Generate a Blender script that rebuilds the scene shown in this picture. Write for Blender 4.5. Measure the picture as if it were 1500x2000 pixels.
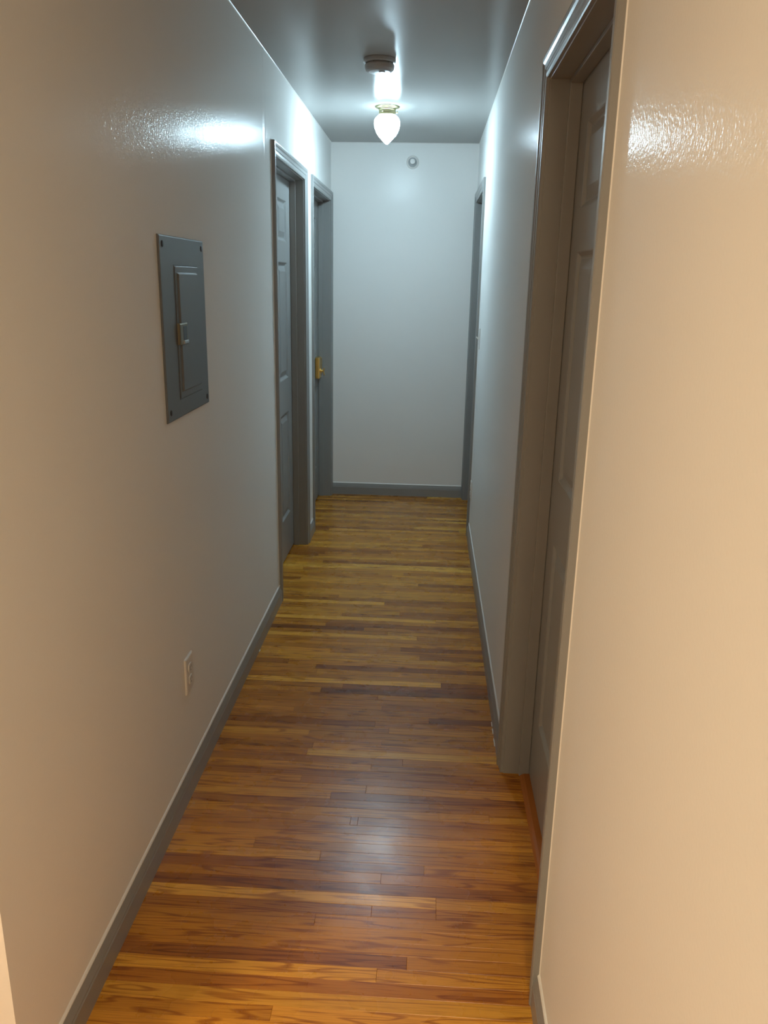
import bpy, bmesh, math, random
from mathutils import Matrix, Vector

# ------------------------------------------------------------------ scene, camera, world, exposure
for o in list(bpy.data.objects):
    bpy.data.objects.remove(o, do_unlink=True)
S = bpy.context.scene
COL = S.collection
rnd = random.Random(7)

PITCH, YAW, ROLL = math.radians(16.129), math.radians(2.947), math.radians(1.111)
CAM_H, F_PX = 1.55, 1565.8
fw = Vector((-math.sin(YAW) * math.cos(PITCH), math.cos(YAW) * math.cos(PITCH), -math.sin(PITCH)))
rt = Vector((math.cos(YAW), math.sin(YAW), 0))
up = rt.cross(fw)
cr, sr = math.cos(ROLL), math.sin(ROLL)
rt, up = cr * rt + sr * up, -sr * rt + cr * up
cd = bpy.data.cameras.new('camera')
cd.sensor_fit = 'VERTICAL'
cd.sensor_height = 36.0
cd.sensor_width = 27.0
cd.lens = F_PX / 2000.0 * 36.0
cd.clip_start = 0.02
cam = bpy.data.objects.new('camera', cd)
COL.objects.link(cam)
cam.matrix_world = Matrix(((rt.x, up.x, -fw.x, 0), (rt.y, up.y, -fw.y, 0), (rt.z, up.z, -fw.z, CAM_H), (0, 0, 0, 1)))
S.camera = cam

W = bpy.data.worlds.new('world')
S.world = W
W.use_nodes = True
W.node_tree.nodes['Background'].inputs[0].default_value = (0.02, 0.02, 0.02, 1)
W.node_tree.nodes['Background'].inputs[1].default_value = 0.0
S.view_settings.view_transform = 'Standard'
S.view_settings.look = 'None'
S.view_settings.gamma = 1.0
S.view_settings.use_curve_mapping = False
S.view_settings.exposure = 0.0

# the two lamps of the place and an added fill lamp (their glass gives off the light)
HALL_LAMP = dict(colour=(0.60, 0.86, 1.0), strength=530.0)
ROOM_LAMP = dict(colour=(1.0, 0.81, 0.53), strength=150.0, loc=(-1.45, 0.2))
FILL_LAMP = dict(colour=(1.0, 0.79, 0.50), strength=255.0, loc=(0.15, -1.1))  # added lamp, out of view, put in to brighten the left wall

# ------------------------------------------------------------------ measured layout (metres)
XL, XR = -0.7032, 0.2895          # wall faces of the hallway
ZC, YE = 2.4326, 5.816            # ceiling, end wall
Y0 = 1.094                        # where the left wall starts
YB, XW = -1.9, -3.6               # back and far side of the room behind
TW = 0.12                         # wall thickness
ZHEAD = 2.056                     # underside of head jamb
CW = 0.057                        # casing width
REV = 0.004                       # reveal
DOORS = {1: ('L', 3.747, 4.582), 2: ('L', 4.909, 5.739), 3: ('R', 1.491, 2.314), 4: ('R', 4.931, 5.739)}
RECESS = {1: 0.075, 2: 0.078, 3: 0.083, 4: 0.08}


# ------------------------------------------------------------------ materials
def new_mat(name):
    m = bpy.data.materials.new(name)
    m.use_nodes = True
    nt = m.node_tree
    p = nt.nodes['Principled BSDF']
    return m, nt, p


def node(nt, kind, **kw):
    n = nt.nodes.new(kind)
    for k, v in kw.items():
        setattr(n, k, v)
    return n


def paint(name, col, rough, var=0.04, peel=0.0, peel_scale=220.0, streak=0.0, gloss=None, spec=0.5):
    m, nt, p = new_mat(name)
    L = nt.links.new
    tc = node(nt, 'ShaderNodeTexCoord')
    n1 = node(nt, 'ShaderNodeTexNoise')
    n1.inputs['Scale'].default_value = 2.3
    n1.inputs['Detail'].default_value = 4
    L(tc.outputs['Object'], n1.inputs['Vector'])
    mx = node(nt, 'ShaderNodeMix', data_type='RGBA')
    mx.inputs['A'].default_value = (*[c * (1 - var) for c in col], 1)
    mx.inputs['B'].default_value = (*[min(1, c * (1 + var)) for c in col], 1)
    L(n1.outputs['Fac'], mx.inputs['Factor'])
    L(mx.outputs['Result'], p.inputs['Base Color'])
    p.inputs['Roughness'].default_value = rough
    p.inputs['Specular IOR Level'].default_value = spec
    df = None
    if gloss is not None:          # eggshell paint: mostly matt, part glossy
        df = node(nt, 'ShaderNodeBsdfDiffuse')
        L(mx.outputs['Result'], df.inputs['Color'])
        ms = node(nt, 'ShaderNodeMixShader')
        ms.inputs[0].default_value = gloss
        L(df.outputs[0], ms.inputs[1])
        L(p.outputs[0], ms.inputs[2])
        L(ms.outputs[0], nt.nodes['Material Output'].inputs['Surface'])
    if peel > 0:
        n2 = node(nt, 'ShaderNodeTexNoise')
        n2.inputs['Scale'].default_value = peel_scale
        n2.inputs['Detail'].default_value = 1.5
        L(tc.outputs['Object'], n2.inputs['Vector'])
        b = node(nt, 'ShaderNodeBump')
        b.inputs['Strength'].default_value = peel
        b.inputs['Distance'].default_value = 0.001
        L(n2.outputs['Fac'], b.inputs['Height'])
        last = b
        if streak > 0:
            mp = node(nt, 'ShaderNodeMapping')
            mp.inputs['Scale'].default_value = (60, 60, 3.0)
            L(tc.outputs['Object'], mp.inputs['Vector'])
            n3 = node(nt, 'ShaderNodeTexNoise')
            n3.inputs['Scale'].default_value = 1.0
            n3.inputs['Detail'].default_value = 3
            L(mp.outputs['Vector'], n3.inputs['Vector'])
            b2 = node(nt, 'ShaderNodeBump')
            b2.inputs['Strength'].default_value = streak
            b2.inputs['Distance'].default_value = 0.002
            L(n3.outputs['Fac'], b2.inputs['Height'])
            L(b.outputs['Normal'], b2.inputs['Normal'])
            last = b2
        L(last.outputs['Normal'], p.inputs['Normal'])
    return m


def metal(name, col, rough):
    m, nt, p = new_mat(name)
    p.inputs['Base Color'].default_value = (*col, 1)
    p.inputs['Metallic'].default_value = 1.0
    n = node(nt, 'ShaderNodeTexNoise')
    n.inputs['Scale'].default_value = 90
    r = node(nt, 'ShaderNodeMapRange')
    r.inputs['To Min'].default_value = rough * 0.8
    r.inputs['To Max'].default_value = rough * 1.3
    nt.links.new(n.outputs['Fac'], r.inputs['Value'])
    nt.links.new(r.outputs['Result'], p.inputs['Roughness'])
    return m


def glow(name, colour, strength):
    m, nt, p = new_mat(name)
    p.inputs['Base Color'].default_value = (0.9, 0.9, 0.88, 1)
    p.inputs['Roughness'].default_value = 0.3
    p.inputs['Emission Color'].default_value = (*colour, 1)
    p.inputs['Emission Strength'].default_value = strength
    return m


def glow_fade(name, colour, strength, z_top, z_bot, dim):
    """lit glass: the bulb hangs in the lower part, so the top of the glass is dimmer"""
    m = glow(name, colour, strength)
    nt = m.node_tree
    p = nt.nodes['Principled BSDF']
    tc = node(nt, 'ShaderNodeTexCoord')
    sp = node(nt, 'ShaderNodeSeparateXYZ')
    nt.links.new(tc.outputs['Object'], sp.inputs[0])
    r = node(nt, 'ShaderNodeMapRange', interpolation_type='SMOOTHSTEP')
    r.inputs['From Min'].default_value = z_top
    r.inputs['From Max'].default_value = z_bot
    r.inputs['To Min'].default_value = strength * dim
    r.inputs['To Max'].default_value = strength
    nt.links.new(sp.outputs['Z'], r.inputs['Value'])
    nt.links.new(r.outputs['Result'], p.inputs['Emission Strength'])
    return m


def oak():
    m, nt, p = new_mat('oak_strip')
    L = nt.links.new
    tc = node(nt, 'ShaderNodeTexCoord')
    oi = node(nt, 'ShaderNodeObjectInfo')
    mul = node(nt, 'ShaderNodeMath', operation='MULTIPLY')
    mul.inputs[1].default_value = 91.7
    L(oi.outputs['Random'], mul.inputs[0])
    cmb = node(nt, 'ShaderNodeCombineXYZ')
    L(mul.outputs[0], cmb.inputs[0])
    L(mul.outputs[0], cmb.inputs[1])
    L(mul.outputs[0], cmb.inputs[2])
    add = node(nt, 'ShaderNodeVectorMath', operation='ADD')
    L(tc.outputs['Object'], add.inputs[0])
    L(cmb.outputs[0], add.inputs[1])
    # long wavy cathedral grain
    mp = node(nt, 'ShaderNodeMapping')
    mp.inputs['Scale'].default_value = (1.7, 24.0, 3.0)
    L(add.outputs[0], mp.inputs['Vector'])
    nA = node(nt, 'ShaderNodeTexNoise')
    nA.inputs['Scale'].default_value = 1.0
    nA.inputs['Detail'].default_value = 2.0
    nA.inputs['Distortion'].default_value = 0.35
    L(mp.outputs[0], nA.inputs['Vector'])
    m8 = node(nt, 'ShaderNodeMath', operation='MULTIPLY')
    m8.inputs[1].default_value = 44.0
    L(nA.outputs['Fac'], m8.inputs[0])
    sn = node(nt, 'ShaderNodeMath', operation='SINE')
    L(m8.outputs[0], sn.inputs[0])
    mr = node(nt, 'ShaderNodeMapRange')
    mr.inputs['From Min'].default_value = 0.45
    mr.inputs['From Max'].default_value = 1.0
    mr.inputs['To Min'].default_value = 0.0
    mr.inputs['To Max'].default_value = 1.0
    L(sn.outputs[0], mr.inputs['Value'])
    # pores
    mp2 = node(nt, 'ShaderNodeMapping')
    mp2.inputs['Scale'].default_value = (10.0, 380.0, 30.0)
    L(add.outputs[0], mp2.inputs['Vector'])
    nB = node(nt, 'ShaderNodeTexNoise')
    nB.inputs['Scale'].default_value = 1.0
    nB.inputs['Detail'].default_value = 3.0
    L(mp2.outputs[0], nB.inputs['Vector'])
    mrB = node(nt, 'ShaderNodeMapRange')
    mrB.inputs['From Min'].default_value = 0.48
    mrB.inputs['From Max'].default_value = 0.72
    L(nB.outputs['Fac'], mrB.inputs['Value'])
    # dark mineral streaks
    mp3 = node(nt, 'ShaderNodeMapping')
    mp3.inputs['Scale'].default_value = (2.4, 90.0, 5.0)
    L(add.outputs[0], mp3.inputs['Vector'])
    nC = node(nt, 'ShaderNodeTexNoise')
    nC.inputs['Scale'].default_value = 1.0
    nC.inputs['Detail'].default_value = 1.0
    L(mp3.outputs[0], nC.inputs['Vector'])
    mrC = node(nt, 'ShaderNodeMapRange')
    mrC.inputs['From Min'].default_value = 0.66
    mrC.inputs['From Max'].default_value = 0.8
    L(nC.outputs['Fac'], mrC.inputs['Value'])

    def mixmul(prev, fac_out, amount, tint):
        f = node(nt, 'ShaderNodeMath', operation='MULTIPLY')
        f.inputs[1].default_value = amount
        L(fac_out, f.inputs[0])
        x = node(nt, 'ShaderNodeMix', data_type='RGBA', blend_type='MULTIPLY')
        x.inputs['B'].default_value = (*tint, 1)
        L(f.outputs[0], x.inputs['Factor'])
        L(prev, x.inputs['A'])
        return x.outputs['Result']
    c = mixmul(oi.outputs['Color'], mr.outputs['Result'], 0.9, (0.56, 0.42, 0.31))
    c = mixmul(c, mrB.outputs['Result'], 0.75, (0.62, 0.50, 0.40))
    c = mixmul(c, mrC.outputs['Result'], 0.6, (0.42, 0.30, 0.24))
    L(c, p.inputs['Base Color'])
    p.inputs['Roughness'].default_value = 0.36
    p.inputs['Specular IOR Level'].default_value = 0.38
    # worn varnish: roughness and fine bump change
    nD = node(nt, 'ShaderNodeTexNoise')
    nD.inputs['Scale'].default_value = 9
    nD.inputs['Detail'].default_value = 5
    geo = node(nt, 'ShaderNodeNewGeometry')
    L(geo.outputs['Position'], nD.inputs['Vector'])
    mrD = node(nt, 'ShaderNodeMapRange')
    mrD.inputs['From Min'].default_value = 0.3
    mrD.inputs['From Max'].default_value = 0.7
    mrD.inputs['To Min'].default_value = 0.25
    mrD.inputs['To Max'].default_value = 0.31
    L(nD.outputs['Fac'], mrD.inputs['Value'])
    L(mrD.outputs['Result'], p.inputs['Roughness'])
    bp = node(nt, 'ShaderNodeBump')
    bp.inputs['Strength'].default_value = 0.03
    bp.inputs['Distance'].default_value = 0.0006
    L(nB.outputs['Fac'], bp.inputs['Height'])
    L(bp.outputs['Normal'], p.inputs['Normal'])
    return m


M = {}
M['wall'] = paint('wall_paint', (0.80, 0.785, 0.76), 0.18, 0.015, peel=0.6, peel_scale=170, streak=0.05, spec=0.4, gloss=0.2)
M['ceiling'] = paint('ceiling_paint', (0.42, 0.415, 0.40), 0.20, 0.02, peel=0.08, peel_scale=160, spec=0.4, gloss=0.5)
M['trim'] = paint('grey_trim_paint', (0.25, 0.25, 0.245), 0.30, 0.03, peel=0.05, peel_scale=120)
M['caulk'] = paint('wall_paint_bead', (0.74, 0.72, 0.69), 0.35, 0.02)
M['panel'] = paint('panel_enamel', (0.115, 0.125, 0.135), 0.42, 0.03, peel=0.05, peel_scale=300)
M['hole'] = paint('dark_screw', (0.03, 0.03, 0.035), 0.4, 0.05)
M['latch'] = metal('latch_metal', (0.20, 0.175, 0.12), 0.4)
M['plate'] = paint('painted_plate', (0.68, 0.655, 0.62), 0.35, 0.02)
M['white_plastic'] = paint('white_plastic', (0.68, 0.66, 0.63), 0.35, 0.02)
M['shaded_plastic'] = paint('aged_detector_plastic', (0.36, 0.345, 0.33), 0.4, 0.04)  # white plastic darkened to put its unlit side's shade into the colour
M['dark_slot'] = paint('dark_slot', (0.05, 0.045, 0.04), 0.6, 0.02)
M['brass'] = metal('brass', (0.85, 0.58, 0.18), 0.27)
M['bright_brass'] = metal('bright_brass', (0.97, 0.93, 0.70), 0.4)
M['pale_brass'] = metal('pale_brass', (0.42, 0.38, 0.22), 0.35)
M['sprinkler_metal'] = paint('sprinkler_metal', (0.34, 0.35, 0.35), 0.5, 0.1)
M['chrome'] = metal('chrome', (0.38, 0.40, 0.41), 0.35)
M['hall_glass'] = glow_fade('lit_white_glass', HALL_LAMP['colour'], HALL_LAMP['strength'], -0.105, -0.165, 0.045)
M['room_glass'] = glow('lit_warm_diffuser', ROOM_LAMP['colour'], ROOM_LAMP['strength'])
M['fill_glass'] = glow('lit_fill_lens', FILL_LAMP['colour'], FILL_LAMP['strength'])
M['oak'] = oak()
M['saddle'] = paint('red_brown_saddle', (0.30, 0.10, 0.018), 0.5, 0.12, spec=0.25)
M['under'] = paint('dark_subfloor', (0.03, 0.02, 0.012), 0.8, 0.1)


# ------------------------------------------------------------------ mesh helpers
def link(name, bm, m, parent=None, smooth=False, normals=True):
    if normals:
        bmesh.ops.recalc_face_normals(bm, faces=bm.faces[:])
    me = bpy.data.meshes.new(name)
    bm.to_mesh(me)
    bm.free()
    me.materials.append(M[m])
    if smooth:
        for p in me.polygons:
            p.use_smooth = True
    o = bpy.data.objects.new(name, me)
    COL.objects.link(o)
    if parent:
        o.parent = parent
    return o


def empty(name, loc=(0, 0, 0)):
    o = bpy.data.objects.new(name, None)
    o.empty_display_size = 0.05
    COL.objects.link(o)
    o.location = loc
    return o


def tag(o, label, cat=None, group=None, kind=None):
    o['label'] = label
    if cat:
        o['category'] = cat
    if group:
        o['group'] = group
    if kind:
        o['kind'] = kind
    return o


def box(bm, a, b, bev=0.0):
    lo = [min(a[i], b[i]) for i in range(3)]
    hi = [max(a[i], b[i]) for i in range(3)]
    r = bmesh.ops.create_cube(bm, size=1)
    for v in r['verts']:
        v.co = Vector([(lo[i] + hi[i]) / 2 + v.co[i] * (hi[i] - lo[i]) for i in range(3)])
    if bev > 0:
        es = list({e for v in r['verts'] for e in v.link_edges})
        bmesh.ops.bevel(bm, geom=es, offset=bev, segments=2, affect='EDGES', profile=0.6)


def one_box(name, a, b, m, parent=None, bev=0.0):
    bm = bmesh.new()
    box(bm, a, b, bev)
    return link(name, bm, m, parent)


def rings(bm, loops, cap0=True, cap1=True, closed=True):
    """skin a list of equally long vertex loops"""
    vs = [[bm.verts.new(c) for c in lp] for lp in loops]
    n = len(loops[0])
    for a, b in zip(vs, vs[1:]):
        for i in range(n if closed else n - 1):
            j = (i + 1) % n
            bm.faces.new((a[i], a[j], b[j], b[i]))
    if cap0:
        bm.faces.new(vs[0][::-1])
    if cap1:
        bm.faces.new(vs[-1])
    return vs


def lathe(bm, prof, seg=40, origin=(0, 0, 0), axis='Z', zig=None):
    """prof: (radius, height) pairs; axis Z (up) or Y"""
    loops = []
    for k, (r, z) in enumerate(prof):
        lp = []
        for i in range(seg):
            rr = r
            if zig and zig[0] <= k <= zig[1]:
                rr = r + zig[2] * (1 if (i + k) % 2 else -1)
            a = 2 * math.pi * i / seg
            if axis == 'Z':
                c = (rr * math.cos(a), rr * math.sin(a), z)
            else:
                c = (rr * math.cos(a), z, rr * math.sin(a))
            lp.append(Vector(c) + Vector(origin))
        loops.append(lp)
    rings(bm, loops)


def sx(side, d):
    """x of a point d metres out of the wall face into the hallway"""
    return XL + d if side == 'L' else XR - d


# ------------------------------------------------------------------ floor
ROW, ROWY = 0.039, 1.897
floor = one_box('floor', (XW - 0.1, YB - 0.1, -0.08), (XR + TW, YE + 0.1, -0.02), 'under')
tag(floor, 'varnished narrow oak strip floor laid across the hallway', 'floor', kind='structure')

TONE = {'VL': (0.74, 0.385, 0.055), 'L': (0.64, 0.30, 0.034), 'ML': (0.55, 0.238, 0.024), 'M': (0.475, 0.193, 0.018),
        'MD': (0.395, 0.150, 0.014), 'D': (0.315, 0.108, 0.011), 'VD': (0.235, 0.076, 0.010)}
# strips read off the photograph: row -> (joints in x, tones from left to right)
ROWS = {-1: ([-0.257], ['L', 'MD']), -2: ([0.034], ['D', 'M']), -3: ([-0.082], ['M', 'MD']), -4: ([], ['D']),
        -5: ([0.066], ['VL', 'ML']), -6: ([-0.099, 0.066], ['MD', 'MD', 'MD']), -7: ([-0.239], ['M', 'M']), -8: ([], ['M']),
        -9: ([], ['M']), -10: ([-0.004], ['D', 'M']), -11: ([-0.073], ['L', 'ML']), -12: ([], ['MD']), -13: ([], ['L']),
        -14: ([-0.297], ['M', 'L']), -15: ([], ['ML']), -16: ([-0.35], ['M', 'L']),
        3: ([-0.187, -0.165], ['M', 'MD', 'MD']), 8: ([-0.366], ['ML', 'MD']), 10: ([-0.145], ['ML', 'M']),
        11: ([-0.042], ['MD', 'M']), 13: ([-0.355], ['MD', 'ML']), 14: ([-0.119], ['M', 'M']), 15: ([-0.381], ['L', 'M']),
        16: ([-0.098], ['M', 'ML']), 17: ([-0.151], ['D', 'M']), 18: ([0.045], ['M', 'VD']), 20: ([-0.134], ['M', 'MD']),
        22: ([-0.153], ['M', 'ML']), 23: ([-0.38], ['ML', 'VD']), 24: ([-0.297], ['M', 'D']), 31: ([0.004], ['L', 'MD']),
        33: ([-0.081], ['M', 'D']), 37: ([-0.147], ['M', 'L']), 38: ([-0.257], ['VD', 'M']), 40: ([-0.079], ['M', 'ML']),
        42: ([-0.376], ['L', 'MD']), 43: ([-0.1], ['L', 'MD']), 44: ([-0.358], ['L', 'ML']), 46: ([-0.18], ['VL', 'MD']),
        53: ([-0.016], ['L', 'D']), 58: ([-0.66], ['L', 'ML']), 61: ([-0.565], ['ML', 'D']), 66: ([-0.185], ['D', 'ML']),
        69: ([-0.255], ['ML', 'MD']), 70: ([0.0], ['L', 'D']), 77: ([-0.607], ['D', 'L']), 86: ([-0.045], ['L', 'MD']),
        95: ([-0.224], ['D', 'ML'])}
RANDOM_TONES = ['VL', 'L', 'L', 'ML', 'ML', 'M', 'M', 'MD', 'MD', 'D']


def plank(bm, x0, x1, y0, y1, z=0.0, th=0.018, c=0.0005):
    g = 0.00015
    x0 += g; x1 -= g; y0 += g; y1 -= g
    rings(bm, [[(x0, y0, z - th), (x1, y0, z - th), (x1, y1, z - th), (x0, y1, z - th)],
               [(x0, y0, z - c), (x1, y0, z - c), (x1, y1, z - c), (x0, y1, z - c)],
               [(x0 + c, y0 + c, z), (x1 - c, y0 + c, z), (x1 - c, y1 - c, z), (x0 + c, y1 - c, z)]])


XP0, XP1 = XL - 0.115, XR + 0.115
R_FIRST = -20
R_LAST = int((YE - ROWY) / ROW)
for r in range(R_FIRST, R_LAST + 1):
    ya = ROWY + ROW * r
    yb = min(ya + ROW, YE + 0.01)
    if r in ROWS:
        js, ts = ROWS[r]
    else:
        js, ts = [], []
        if rnd.random() < 0.62:
            js = [rnd.uniform(XL + 0.05, XR - 0.05)]
        base = rnd.choice(RANDOM_TONES)
        ts = [base if k == 0 else rnd.choice(RANDOM_TONES) for k in range(len(js) + 1)]
    xs = [XP0] + js + [XP1]
    for k in range(len(xs) - 1):
        cx, cy = (xs[k] + xs[k + 1]) / 2, (ya + yb) / 2
        hx, hy = (xs[k + 1] - xs[k]) / 2, (yb - ya) / 2
        bm = bmesh.new()
        plank(bm, -hx, hx, -hy, hy, z=0.0)
        o = link('plank', bm, 'oak', floor)
        o.location = (cx, cy, rnd.uniform(-0.0003, 0.0))
        o.rotation_euler = (math.radians(rnd.uniform(-0.22, 0.22)), 0, 0)
        t = TONE[ts[k]]
        j = rnd.uniform(0.93, 1.07)
        o.color = (t[0] * j, t[1] * j * rnd.uniform(0.97, 1.03), t[2] * j * rnd.uniform(0.94, 1.06), 1)
# the rest of the boards, in the room behind the photographer
bm = bmesh.new()
y = ROWY + ROW * R_FIRST - ROW
while y > YB - ROW:
    x = XW + rnd.uniform(-0.6, 0)
    while x < XP1:
        x2 = min(x + rnd.uniform(0.5, 1.3), XP1)
        plank(bm, max(x, XW), x2, max(y, YB), y + ROW)
        x = x2
    y -= ROW
o = link('board_field', bm, 'oak', floor)
o['kind'] = 'stuff'
o.color = (*TONE['ML'], 1)

# ------------------------------------------------------------------ ceiling and walls
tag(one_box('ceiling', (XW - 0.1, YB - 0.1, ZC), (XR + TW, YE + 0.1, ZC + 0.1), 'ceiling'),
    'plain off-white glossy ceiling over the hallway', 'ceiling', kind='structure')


def hall_wall(name, side, y0, y1):
    xf, xb = sx(side, 0), sx(side, -TW)
    ops = sorted((a - 0.019, b + 0.019) for s, a, b in DOORS.values() if s == side)
    zo = ZHEAD + 0.019
    bm = bmesh.new()
    cur = y0
    for a, b in ops:
        box(bm, (xf, cur, 0), (xb, a, ZC))
        box(bm, (xf, a, zo), (xb, b, ZC))
        cur = b
    box(bm, (xf, cur, 0), (xb, y1, ZC))
    bmesh.ops.remove_doubles(bm, verts=bm.verts[:], dist=0.0001)
    return link(name, bm, 'wall')


wl = tag(hall_wall('wall_left', 'L', Y0, YE), 'long glossy beige wall along the left of the hallway', 'wall', kind='structure')
wr = tag(hall_wall('wall_right', 'R', YB, YE), 'glossy beige wall along the right of the hallway', 'wall', kind='structure')
we = tag(one_box('wall_end', (XL - TW, YE, 0), (XR + TW, YE + 0.1, ZC), 'wall'),
         'narrow pale wall closing the far end of the hallway', 'wall', kind='structure')
wf = tag(one_box('wall_front', (XW, Y0, 0), (XL - TW, Y0 + TW, ZC), 'wall'),
         'warm lit wall turning the corner at the lower left edge', 'wall', kind='structure')
tag(one_box('wall_back', (XW, YB - 0.1, 0), (XR + TW, YB, ZC), 'wall'), 'back wall of the room behind the hallway', 'wall', kind='structure')
tag(one_box('wall_side', (XW - 0.1, YB - 0.1, 0), (XW, Y0 + TW, ZC), 'wall'), 'far side wall of the room before the hallway', 'wall', kind='structure')


def sweep(bm, prof, p0, p1, out, upv=Vector((0, 0, 1))):
    """extrude profile (d out of wall, z) along p0->p1"""
    p0, p1 = Vector(p0), Vector(p1)
    rings(bm, [[p + out * d + upv * z for d, z in prof] for p in (p0, p1)])


BASE_PROF = [(0, 0), (0.0145, 0), (0.0145, 0.056), (0.0125, 0.060), (0.0125, 0.064), (0.010, 0.070), (0.0075, 0.076), (0.005, 0.082), (0.004, 0.084), (0, 0.084)]
BEAD = [(0, 0.084), (0.0052, 0.0838), (0.0048, 0.0862), (0.0022, 0.0892), (0, 0.0905)]


def baseboard(name, p0, p1, out, label):
    bm = bmesh.new()
    sweep(bm, BASE_PROF, p0, p1, Vector(out))
    o = link(name, bm, 'trim')
    tag(o, label, 'baseboard', kind='structure')
    bm = bmesh.new()
    sweep(bm, BEAD, p0, p1, Vector(out))
    link('paint_bead', bm, 'caulk', o)
    return o


def outer(n):
    s, a, b = DOORS[n]
    return a - REV - CW, b + REV + CW


bl = baseboard('baseboard_left', (XL, Y0, 0), (XL, outer(1)[0], 0), (1, 0, 0), 'long grey baseboard along the left wall below the breaker panel')
baseboard('baseboard_left', (XL, outer(1)[1], 0), (XL, outer(2)[0], 0), (1, 0, 0), 'short grey baseboard between the two left door frames')
br = baseboard('baseboard_right', (XR, outer(3)[1], 0), (XR, outer(4)[0], 0), (-1, 0, 0), 'grey baseboard along the right wall beyond the near door')
bn = baseboard('baseboard_right', (XR, YB, 0), (XR, outer(3)[0], 0), (-1, 0, 0), 'grey baseboard at the lower right, nearest the viewer')
baseboard('baseboard_end', (XL, YE, 0), (XR, YE, 0), (0, -1, 0), 'grey baseboard across the end wall')
baseboard('baseboard_front', (XW, Y0, 0), (XL + 0.0145, Y0, 0), (0, -1, 0), 'grey baseboard on the wall around the left corner')

# flecks of unpainted filler along the foot of the baseboards
for par, pts in ((br, [(XR - 0.0155, 2.60, 0.03), (XR - 0.0155, 2.55, 0.035), (XR - 0.0155, 2.47, 0.05)]), (bl, [(XL + 0.0155, 3.12, 0.02)]),
                 (bn, [(XR - 0.0155, 1.325, 0.016)])):
    for x, yy, ln in pts:
        bm = bmesh.new()
        n = 7
        lo = []
        for i in range(n):
            q = i / (n - 1)
            h = 0.0015 + 0.0035 * math.sin(math.pi * q) * rnd.uniform(0.6, 1.2)
            lo.append([(x - 0.002, yy + ln * q, 0.0002), (x + 0.002, yy + ln * q, 0.0002), (x + 0.001, yy + ln * q, h), (x - 0.001, yy + ln * q, h)])
        rings(bm, lo)
        link('filler_fleck', bm, 'caulk', par)

# ridges of paint in the ceiling corners and old plaster seams on the left wall
def corner_bead(parent, p0, p1, out, r=0.004):
    bm = bmesh.new()
    sweep(bm, [(0, 0), (r, 0), (r * 0.75, -r * 0.35), (r * 0.35, -r * 0.75), (0, -r)], p0, p1, Vector(out))
    link('ceiling_bead', bm, 'caulk', parent)


corner_bead(wl, (XL, Y0, ZC), (XL, YE, ZC), (1, 0, 0))
corner_bead(wr, (XR, YB, ZC), (XR, YE, ZC), (-1, 0, 0), 0.003)
corner_bead(we, (XL, YE, ZC), (XR, YE, ZC), (0, -1, 0))


def plaster_seam(yc, z0, z1, wid, amp):
    bm = bmesh.new()
    lo = []
    n = 11
    for k in range(13):
        z = z0 + (z1 - z0) * k / 12
        a = amp * min(1, k / 4)
        w = wid * (1 + 0.12 * math.sin(k * 1.7))
        lo.append([(XL - 0.0005 + a * math.exp(-(3.0 * (i / (n - 1) - 0.5) * 2 * 0.7) ** 2), yc + w * (i / (n - 1) - 0.5) + 0.003 * math.sin(k), z) for i in range(n)])
    rings(bm, lo, cap0=False, cap1=False, closed=False)
    o = link('plaster_seam', bm, 'wall', wl, smooth=True, normals=False)
    return o


plaster_seam(3.55, 1.95, ZC - 0.004, 0.10, 0.0028)

# ------------------------------------------------------------------ doors
CAS = [(0.0, 0.0), (0.0, 0.0085), (0.003, 0.0105), (0.010, 0.0115), (0.017, 0.0105), (0.022, 0.0105), (0.024, 0.0125), (0.036, 0.0135),
       (0.042, 0.0165), (0.049, 0.0175), (0.054, 0.017), (CW, 0.0145), (CW, 0.0)]
PANELS_Z = [(0.245, 0.835), (1.02, 1.63), (1.735, 1.94)]


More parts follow.
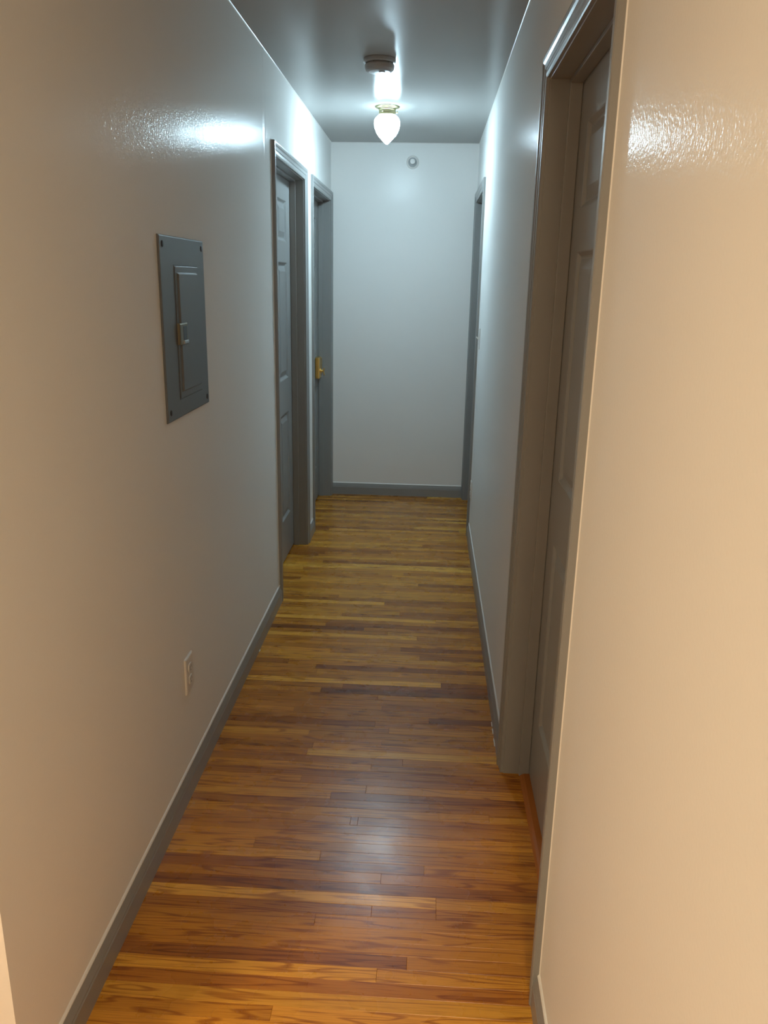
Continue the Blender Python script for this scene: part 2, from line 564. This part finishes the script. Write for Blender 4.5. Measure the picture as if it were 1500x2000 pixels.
def make_door(n, label):
    side, a, b = DOORS[n]
    D = empty('door_%d' % n, (sx(side, 0), (a + b) / 2, 0))
    tag(D, label, 'door', kind='structure')
    Minv = Matrix.Translation(-Vector(D.location))

    def put(name, bm, m, parent=D, smooth=False):
        bm.transform(Minv)
        return link(name, bm, m, parent, smooth)
    # jambs
    for y0, y1 in ((a - 0.019, a), (b, b + 0.019)):
        bm = bmesh.new()
        box(bm, (sx(side, 0.0006), y0, 0), (sx(side, -TW), y1, ZHEAD + 0.019), 0.001)
        put('jamb', bm, 'trim')
    bm = bmesh.new()
    box(bm, (sx(side, 0.0006), a, ZHEAD), (sx(side, -TW), b, ZHEAD + 0.019), 0.001)
    put('head_jamb', bm, 'trim')
    # stops
    d0, d1 = -RECESS[n] + 0.0005, -RECESS[n] + 0.033
    for y0, y1 in ((a, a + 0.011), (b - 0.011, b)):
        bm = bmesh.new()
        box(bm, (sx(side, d0), y0, 0), (sx(side, d1), y1, ZHEAD), 0.002)
        put('door_stop', bm, 'trim')
    bm = bmesh.new()
    box(bm, (sx(side, d0), a + 0.011, ZHEAD - 0.011), (sx(side, d1), b - 0.011, ZHEAD), 0.002)
    put('head_stop', bm, 'trim')
    # casing, mitred
    ia, ib, iz = a - REV, b + REV, ZHEAD + REV
    bm = bmesh.new()
    rings(bm, [[(sx(side, t), ia - w, 0) for w, t in CAS], [(sx(side, t), ia - w, iz + w) for w, t in CAS]])
    put('casing_leg', bm, 'trim')
    bm = bmesh.new()
    rings(bm, [[(sx(side, t), ib + w, 0) for w, t in CAS], [(sx(side, t), ib + w, iz + w) for w, t in CAS]])
    put('casing_leg', bm, 'trim')
    bm = bmesh.new()
    rings(bm, [[(sx(side, t), ia - w, iz + w) for w, t in CAS], [(sx(side, t), ib + w, iz + w) for w, t in CAS]])
    put('casing_head', bm, 'trim')
    # bead of wall paint round the casing
    bm = bmesh.new()
    oa, ob, oz = ia - CW, ib + CW, iz + CW
    e = 0.002
    pr = [(0, 0), (0, 0.0022), (e * 0.6, 0.0012), (e, 0)]
    rings(bm, [[(sx(side, t), oa - w, 0.09) for w, t in pr], [(sx(side, t), oa - w, oz + w) for w, t in pr],
               [(sx(side, t), ob + w, oz + w) for w, t in pr], [(sx(side, t), ob + w, 0.09) for w, t in pr]])
    put('paint_bead', bm, 'caulk')
    # leaf: core, stiles and rails
    la, lb, lz0, lz1 = a + 0.003, b - 0.003, 0.012, ZHEAD - 0.003
    face, core, back = -RECESS[n], -RECESS[n] - 0.0115, -RECESS[n] - 0.035
    st = 0.113
    mul = 0.105
    pw = (lb - la - 2 * st - mul) / 2
    cols = [(la + st, la + st + pw), (lb - st - pw, lb - st)]
    bm = bmesh.new()
    box(bm, (sx(side, core), la, lz0), (sx(side, back), lb, lz1))
    ys = [(la, cols[0][0]), (cols[0][1], cols[1][0]), (cols[1][1], lb)]
    for y0, y1 in ys:
        box(bm, (sx(side, face), y0, lz0), (sx(side, core), y1, lz1))
    zr = [lz0] + [z for p in PANELS_Z for z in p] + [lz1]
    for c in cols:
        for k in range(0, len(zr), 2):
            box(bm, (sx(side, face), c[0], zr[k]), (sx(side, core), c[1], zr[k + 1]))
    leaf = put('door_leaf', bm, 'trim')
    for c in cols:
        for z0, z1 in PANELS_Z:
            bm = bmesh.new()
            lo = []
            for ins, dep in ((0, 0), (0.003, -0.0012), (0.012, -0.009), (0.016, -0.0105), (0.019, -0.0105), (0.044, -0.0025), (0.046, -0.0018)):
                lo.append([(sx(side, face + dep), c[0] + ins, z0 + ins), (sx(side, face + dep), c[1] - ins, z0 + ins),
                           (sx(side, face + dep), c[1] - ins, z1 - ins), (sx(side, face + dep), c[0] + ins, z1 - ins)])
            rings(bm, lo, cap0=False)
            put('panel', bm, 'trim', leaf)
    return D, put, leaf


make_door(1, 'grey six-panel door in the left wall, nearer one, left of the ceiling lamp')
D2, put2, leaf2 = make_door(2, 'grey door at the far left corner with a brass lock')
D3, put3, leaf3 = make_door(3, 'grey-brown six-panel door in the near right wall with wood saddle')
make_door(4, 'grey framed door at the far right corner, seen edge on')

# brass surface lock of the far left door
xf = XL - RECESS[2]
bm = bmesh.new()
box(bm, (xf, 5.55, 0.885), (xf + 0.030, 5.655, 1.03), 0.007)
lock = put2('lock', bm, 'brass', D2)
lock['label'] = 'brass surface lock with a thumb turn'
bm = bmesh.new()
for k, (r, d) in enumerate(((0.017, 0.030), (0.017, 0.034), (0.008, 0.036), (0.008, 0.052))):
    pass
lo = []
for r, d in ((0.017, 0.029), (0.017, 0.034), (0.009, 0.036), (0.008, 0.052), (0.006, 0.054)):
    lo.append([(xf + d, 5.605 + r * math.cos(q * math.pi / 8), 0.935 + r * math.sin(q * math.pi / 8)) for q in range(16)])
rings(bm, lo)
put2('stem', bm, 'brass', lock)
bm = bmesh.new()
lo = []
for s in range(9):
    q = s / 8 * 2 - 1
    w = 0.007 + 0.006 * abs(q)
    cy, cz = 5.605 + 0.010 * q, 0.930 - 0.026 * q
    lo.append([(xf + 0.050 - 0.002 + 0.004 * q * q, cy - 0.004, cz), (xf + 0.050 + w, cy - 0.003, cz), (xf + 0.050 + w, cy + 0.003, cz), (xf + 0.050 - 0.002 + 0.004 * q * q, cy + 0.004, cz)])
rings(bm, lo)
put2('thumb_turn', bm, 'bright_brass', lock)
bm = bmesh.new()
box(bm, (xf, 5.672, 0.90), (xf + 0.026, 5.7275, 1.015), 0.004)
put2('keeper', bm, 'brass', lock)

# wooden saddle under the near right door
bm = bmesh.new()
a, b = DOORS[3][1], DOORS[3][2]
xs0, xs1 = XR + 0.052, XR + TW
prof = [(xs0, 0.0002), (xs0 + 0.006, 0.006), (xs0 + 0.014, 0.0095), (xs1, 0.0095), (xs1, 0.0002)]
rings(bm, [[(x, a, z) for x, z in prof], [(x, b, z) for x, z in prof]])
put3('saddle', bm, 'saddle', D3)['label'] = 'red-brown wooden door saddle'

# ------------------------------------------------------------------ ceiling lamp with acorn glass
LX, LY = -0.264, 4.665
lamp = empty('ceiling_lamp', (LX, LY, ZC))
tag(lamp, 'lit acorn-shaped glass lamp with brass holder on the hallway ceiling', 'lamp')
bm = bmesh.new()
lathe(bm, [(0.030, 0.0), (0.066, 0.0), (0.066, -0.003), (0.062, -0.006), (0.050, -0.009), (0.046, -0.012), (0.046, -0.012)][:6] + [(0.0455, -0.016), (0.020, -0.016)], 48)
link('flange', bm, 'pale_brass', lamp, smooth=False)
bm = bmesh.new()
lathe(bm, [(0.020, -0.014), (0.0455, -0.014), (0.0465, -0.017), (0.0445, -0.019), (0.0445, -0.034), (0.0465, -0.037), (0.0455, -0.041), (0.02, -0.041)], 48)
link('holder', bm, 'pale_brass', lamp)
for k in range(3):
    ang = math.radians(90 + 120 * k + 35)
    bm = bmesh.new()
    d = Vector((math.cos(ang), math.sin(ang), 0))
    t = Vector((-d.y, d.x, 0))
    lo = []
    for r, u in ((0.0025, 0.043), (0.0025, 0.050), (0.0055, 0.051), (0.006, 0.054), (0.004, 0.057)):
        lo.append([d * u + Vector((0, 0, -0.027)) + t * (r * math.cos(q * math.pi / 5)) + Vector((0, 0, r * math.sin(q * math.pi / 5))) for q in range(10)])
    rings(bm, lo)
    link('thumb_screw', bm, 'pale_brass', lamp)
bm = bmesh.new()
prof = [(0.040, -0.0385), (0.044, -0.041), (0.052, -0.047), (0.062, -0.057), (0.0675, -0.068), (0.0685, -0.080), (0.0680, -0.092), (0.0655, -0.104),
        (0.061, -0.116), (0.055, -0.128), (0.047, -0.140), (0.038, -0.150), (0.028, -0.160), (0.020, -0.168), (0.013, -0.176), (0.006, -0.1815), (0.001, -0.183)]
lathe(bm, prof, 28, zig=(3, 13, 0.0011))
link('glass_shade', bm, 'hall_glass', lamp)

# ------------------------------------------------------------------ smoke detector
sd = empty('smoke_detector', (-0.246, 3.715, ZC))
tag(sd, 'round white smoke detector on the ceiling in front of the lamp', 'smoke detector')
bm = bmesh.new()
lathe(bm, [(0.02, 0.0), (0.066, 0.0), (0.0675, -0.003), (0.0675, -0.015), (0.065, -0.018), (0.02, -0.018)], 48)
link('mount_ring', bm, 'shaded_plastic', sd)
bm = bmesh.new()
lathe(bm, [(0.02, -0.017), (0.053, -0.017), (0.053, -0.0225), (0.0615, -0.0235), (0.0625, -0.027), (0.061, -0.039), (0.056, -0.046), (0.045, -0.050), (0.020, -0.052), (0.003, -0.052)], 48)
body = link('body', bm, 'shaded_plastic', sd)
for k in range(14):
    an = 2 * math.pi * k / 14
    bm = bmesh.new()
    box(bm, (-0.004, -0.0012, -0.0230), (0.004, 0.0012, -0.0178))
    bm.transform(Matrix.Rotation(an, 4, 'Z') @ Matrix.Translation((0, 0.0575, 0)) @ Matrix.Identity(4))
    link('vent_rib', bm, 'shaded_plastic', body)
bm = bmesh.new()
lathe(bm, [(0.004, -0.0500), (0.012, -0.0518), (0.012, -0.0548), (0.010, -0.0558), (0.002, -0.0558)], 24, origin=(0.012, -0.02, 0))
link('test_button', bm, 'shaded_plastic', sd)

# ------------------------------------------------------------------ sprinkler head on the end wall
sp = empty('sprinkler_head', (-0.152, YE, 2.312))
tag(sp, 'round recessed sprinkler head high on the end wall', 'sprinkler')
bm = bmesh.new()
lathe(bm, [(0.006, -0.001), (0.0415, -0.0002), (0.0415, -0.004), (0.039, -0.0075), (0.034, -0.0085), (0.030, -0.007), (0.028, -0.003), (0.02, -0.0025), (0.006, -0.0025)], 40, axis='Y')
link('escutcheon', bm, 'plate', sp)
bm = bmesh.new()
lathe(bm, [(0.008, -0.0022), (0.029, -0.0022), (0.0295, -0.0042), (0.026, -0.0052), (0.012, -0.0048), (0.008, -0.004)], 32, axis='Y')
link('cup', bm, 'sprinkler_metal', sp)
bm = bmesh.new()
lathe(bm, [(0.004, -0.001), (0.013, -0.002), (0.013, -0.012), (0.009, -0.016), (0.009, -0.021), (0.003, -0.022)], 24, axis='Y')
link('body', bm, 'sprinkler_metal', sp)
for s in (-1, 1):
    bm = bmesh.new()
    lo = []
    for x, yv in ((0.0075, -0.018), (0.0115, -0.024), (0.012, -0.031), (0.007, -0.039), (0.002, -0.042)):
        lo.append([(s * x - 0.0017, yv - 0.0012, -0.003), (s * x + 0.0017, yv - 0.0012, -0.003), (s * x + 0.0017, yv + 0.0012, 0.003), (s * x - 0.0017, yv + 0.0012, 0.003)])
    rings(bm, lo)
    link('frame_arm', bm, 'sprinkler_metal', sp)
bm = bmesh.new()
lathe(bm, [(0.0015, -0.022), (0.0026, -0.025), (0.0026, -0.035), (0.0015, -0.038)], 12, axis='Y')
link('glass_bulb', bm, 'hole', sp)
bm = bmesh.new()
lathe(bm, [(0.003, -0.041), (0.015, -0.042), (0.017, -0.0435), (0.015, -0.045), (0.003, -0.045)], 24, axis='Y', zig=(1, 3, 0.0015))
link('deflector', bm, 'plate', sp)

# ------------------------------------------------------------------ breaker panel
bp_y0, bp_y1, bp_z0, bp_z1 = 2.117, 2.531, 1.164, 1.653
BP = empty('breaker_panel', (XL, (bp_y0 + bp_y1) / 2, bp_z0))
tag(BP, 'grey metal breaker panel cover with latched door on the left wall', 'breaker panel')
inv = Matrix.Translation(-Vector(BP.location))


def bput(name, bm, m, parent=BP, smooth=False):
    bm.transform(inv)
    return link(name, bm, m, parent, smooth)


def rect_rings(bm, y0, y1, z0, z1, steps, cap0=True):
    """steps: (inset, x height above the wall)"""
    rings(bm, [[(XL + h, y0 + i, z0 + i), (XL + h, y1 - i, z0 + i), (XL + h, y1 - i, z1 - i), (XL + h, y0 + i, z1 - i)] for i, h in steps], cap0=cap0)


bm = bmesh.new()
rect_rings(bm, bp_y0, bp_y1, bp_z0, bp_z1, [(0, 0.0003), (0, 0.003), (0.002, 0.0055), (0.004, 0.006)])
bput('cover', bm, 'panel')
dy0, dy1, dz0, dz1 = 2.232, 2.452, 1.217, 1.576
bm = bmesh.new()
rect_rings(bm, dy0, dy1, dz0, dz1, [(0, 0.0058), (0, 0.0075), (0.001, 0.0082), (0.017, 0.0082), (0.0185, 0.0095), (0.0205, 0.0125), (0.022, 0.0130)])
pdoor = bput('door', bm, 'panel')
bm = bmesh.new()
rect_rings(bm, dy0 - 0.0035, dy1 + 0.003, dz0 - 0.003, dz1 + 0.0035, [(0, 0.0057), (0, 0.0064)])
bput('door_gap', bm, 'hole')
bm = bmesh.new()
rect_rings(bm, 2.230, 2.300, 1.366, 1.424, [(0, 0.0082), (0, 0.0145), (0.003, 0.0160)])
lat = bput('latch', bm, 'latch', pdoor)
bm = bmesh.new()
rect_rings(bm, 2.258, 2.292, 1.374, 1.416, [(0, 0.0158), (0, 0.0163), (0.001, 0.0166)])
bput('latch_recess', bm, 'hole', pdoor)
bm = bmesh.new()
rect_rings(bm, 2.256, 2.294, 1.368, 1.377, [(0, 0.0158), (0, 0.0195), (0.002, 0.0205)])
bput('latch_lip', bm, 'chrome', pdoor)
for yy, zz in ((2.143, 1.630), (2.508, 1.630), (2.143, 1.190), (2.508, 1.186)):
    bm = bmesh.new()
    lo = []
    for r, d in ((0.0085, 0.0055), (0.0085, 0.0068), (0.0065, 0.0085), (0.002, 0.0092)):
        lo.append([(XL + d, yy + r * math.cos(q * math.pi / 8), zz + r * math.sin(q * math.pi / 8)) for q in range(16)])
    rings(bm, lo)
    bput('screw', bm, 'hole')


# ------------------------------------------------------------------ outlets and switch
def wall_plate(name, side, yc, zc, label, cat, toggle=False, group=None):
    P = empty(name, (sx(side, 0), yc, zc))
    tag(P, label, cat, group)
    sg = 1 if side == 'L' else -1

    def rr(bm, y0, y1, z0, z1, steps):
        rings(bm, [[(sg * h, y0 + i, z0 + i), (sg * h, y1 - i, z0 + i), (sg * h, y1 - i, z1 - i), (sg * h, y0 + i, z1 - i)] for i, h in steps])
    bm = bmesh.new()
    rr(bm, -0.036, 0.036, -0.058, 0.058, [(0, 0.0003), (0, 0.0035), (0.0015, 0.0055), (0.0045, 0.0068)])
    link('cover_plate', bm, 'plate', P)
    if toggle:
        bm = bmesh.new()
        rr(bm, -0.006, 0.006, -0.013, 0.013, [(0, 0.0066), (0, 0.0085), (0.001, 0.009)])
        link('collar', bm, 'white_plastic', P)
        bm = bmesh.new()
        rings(bm, [[(sg * 0.008, -0.004, -0.006), (sg * 0.008, 0.004, -0.006), (sg * 0.008, 0.004, 0.006), (sg * 0.008, -0.004, 0.006)],
                   [(sg * 0.021, -0.003, 0.004), (sg * 0.021, 0.003, 0.004), (sg * 0.021, 0.003, 0.012), (sg * 0.021, -0.003, 0.012)]])
        link('toggle', bm, 'white_plastic', P)
        scr = (-0.03, 0.03)
    else:
        for zo in (-0.0195, 0.0195):
            bm = bmesh.new()
            lo = []
            for ins, h in ((0, 0.0066), (0, 0.0088), (0.001, 0.0094)):
                lp = []
                for q in range(24):
                    an = 2 * math.pi * q / 24
                    r = 0.0172 - ins
                    lp.append((sg * h, r * math.cos(an), zo + max(-0.0138 + ins, min(0.0138 - ins, r * math.sin(an)))))
                lo.append(lp)
            rings(bm, lo)
            sk = link('socket', bm, 'plate', P)
            for y0, y1, z0, z1 in ((-0.0075, -0.0055, -0.001, 0.007), (0.0055, 0.0075, -0.001, 0.007), (-0.002, 0.002, -0.010, -0.0055)):
                bm = bmesh.new()
                rr(bm, y0, y1, zo + z0, zo + z1, [(0, 0.0090), (0, 0.0096)])
                link('slot', bm, 'dark_slot', sk)
        scr = (0.0,)
    for z in scr:
        bm = bmesh.new()
        lo = []
        for r, d in ((0.0034, 0.0066), (0.0034, 0.0075), (0.0022, 0.0082)):
            lo.append([(sg * d, r * math.cos(q * math.pi / 6), z + r * math.sin(q * math.pi / 6)) for q in range(12)])
        rings(bm, lo)
        link('screw', bm, 'plate', P)
    return P


wall_plate('wall_outlet', 'L', 2.183, 0.385, 'painted-over outlet low on the left wall below the breaker panel', 'outlet')
wall_plate('wall_outlet', 'R', 4.80, 0.318, 'small pale outlet low on the far right wall by the door frame', 'outlet')
wall_plate('light_switch', 'R', 4.755, 1.236, 'pale toggle light switch on the far right wall by the door frame', 'light switch', toggle=True)

# ------------------------------------------------------------------ flush ceiling lamp of the room behind (out of view; it lights the near walls)
rx, ry = ROOM_LAMP['loc']
RL = empty('room_ceiling_lamp', (rx, ry, ZC))
tag(RL, 'warm domed flush lamp on the ceiling of the room before the hallway', 'lamp')
bm = bmesh.new()
lathe(bm, [(0.05, 0.0), (0.19, 0.0), (0.19, -0.018), (0.185, -0.024), (0.172, -0.024), (0.172, -0.012), (0.05, -0.012)], 48)
link('rim', bm, 'white_plastic', RL)
bm = bmesh.new()
lathe(bm, [(0.01, -0.0125), (0.1715, -0.0125), (0.1710, -0.019), (0.163, -0.028), (0.146, -0.037), (0.120, -0.045), (0.085, -0.051), (0.045, -0.054), (0.01, -0.055)], 48)
link('diffuser', bm, 'room_glass', RL)

rx, ry = FILL_LAMP['loc']
RS = empty('fill_lamp', (rx, ry, ZC))  # added fill light behind the camera, lifts the near left wall
tag(RS, 'small warm fill lamp added on the unseen room ceiling to brighten the left wall', 'lamp')
bm = bmesh.new()
lathe(bm, [(0.04, 0.0), (0.132, 0.0), (0.132, -0.006), (0.126, -0.012), (0.121, -0.012), (0.120, -0.006), (0.04, -0.006)], 40)
link('rim', bm, 'white_plastic', RS)
bm = bmesh.new()
lathe(bm, [(0.01, -0.0065), (0.1195, -0.0065), (0.1195, -0.0090), (0.01, -0.0100)], 40)
link('lens', bm, 'fill_glass', RS)
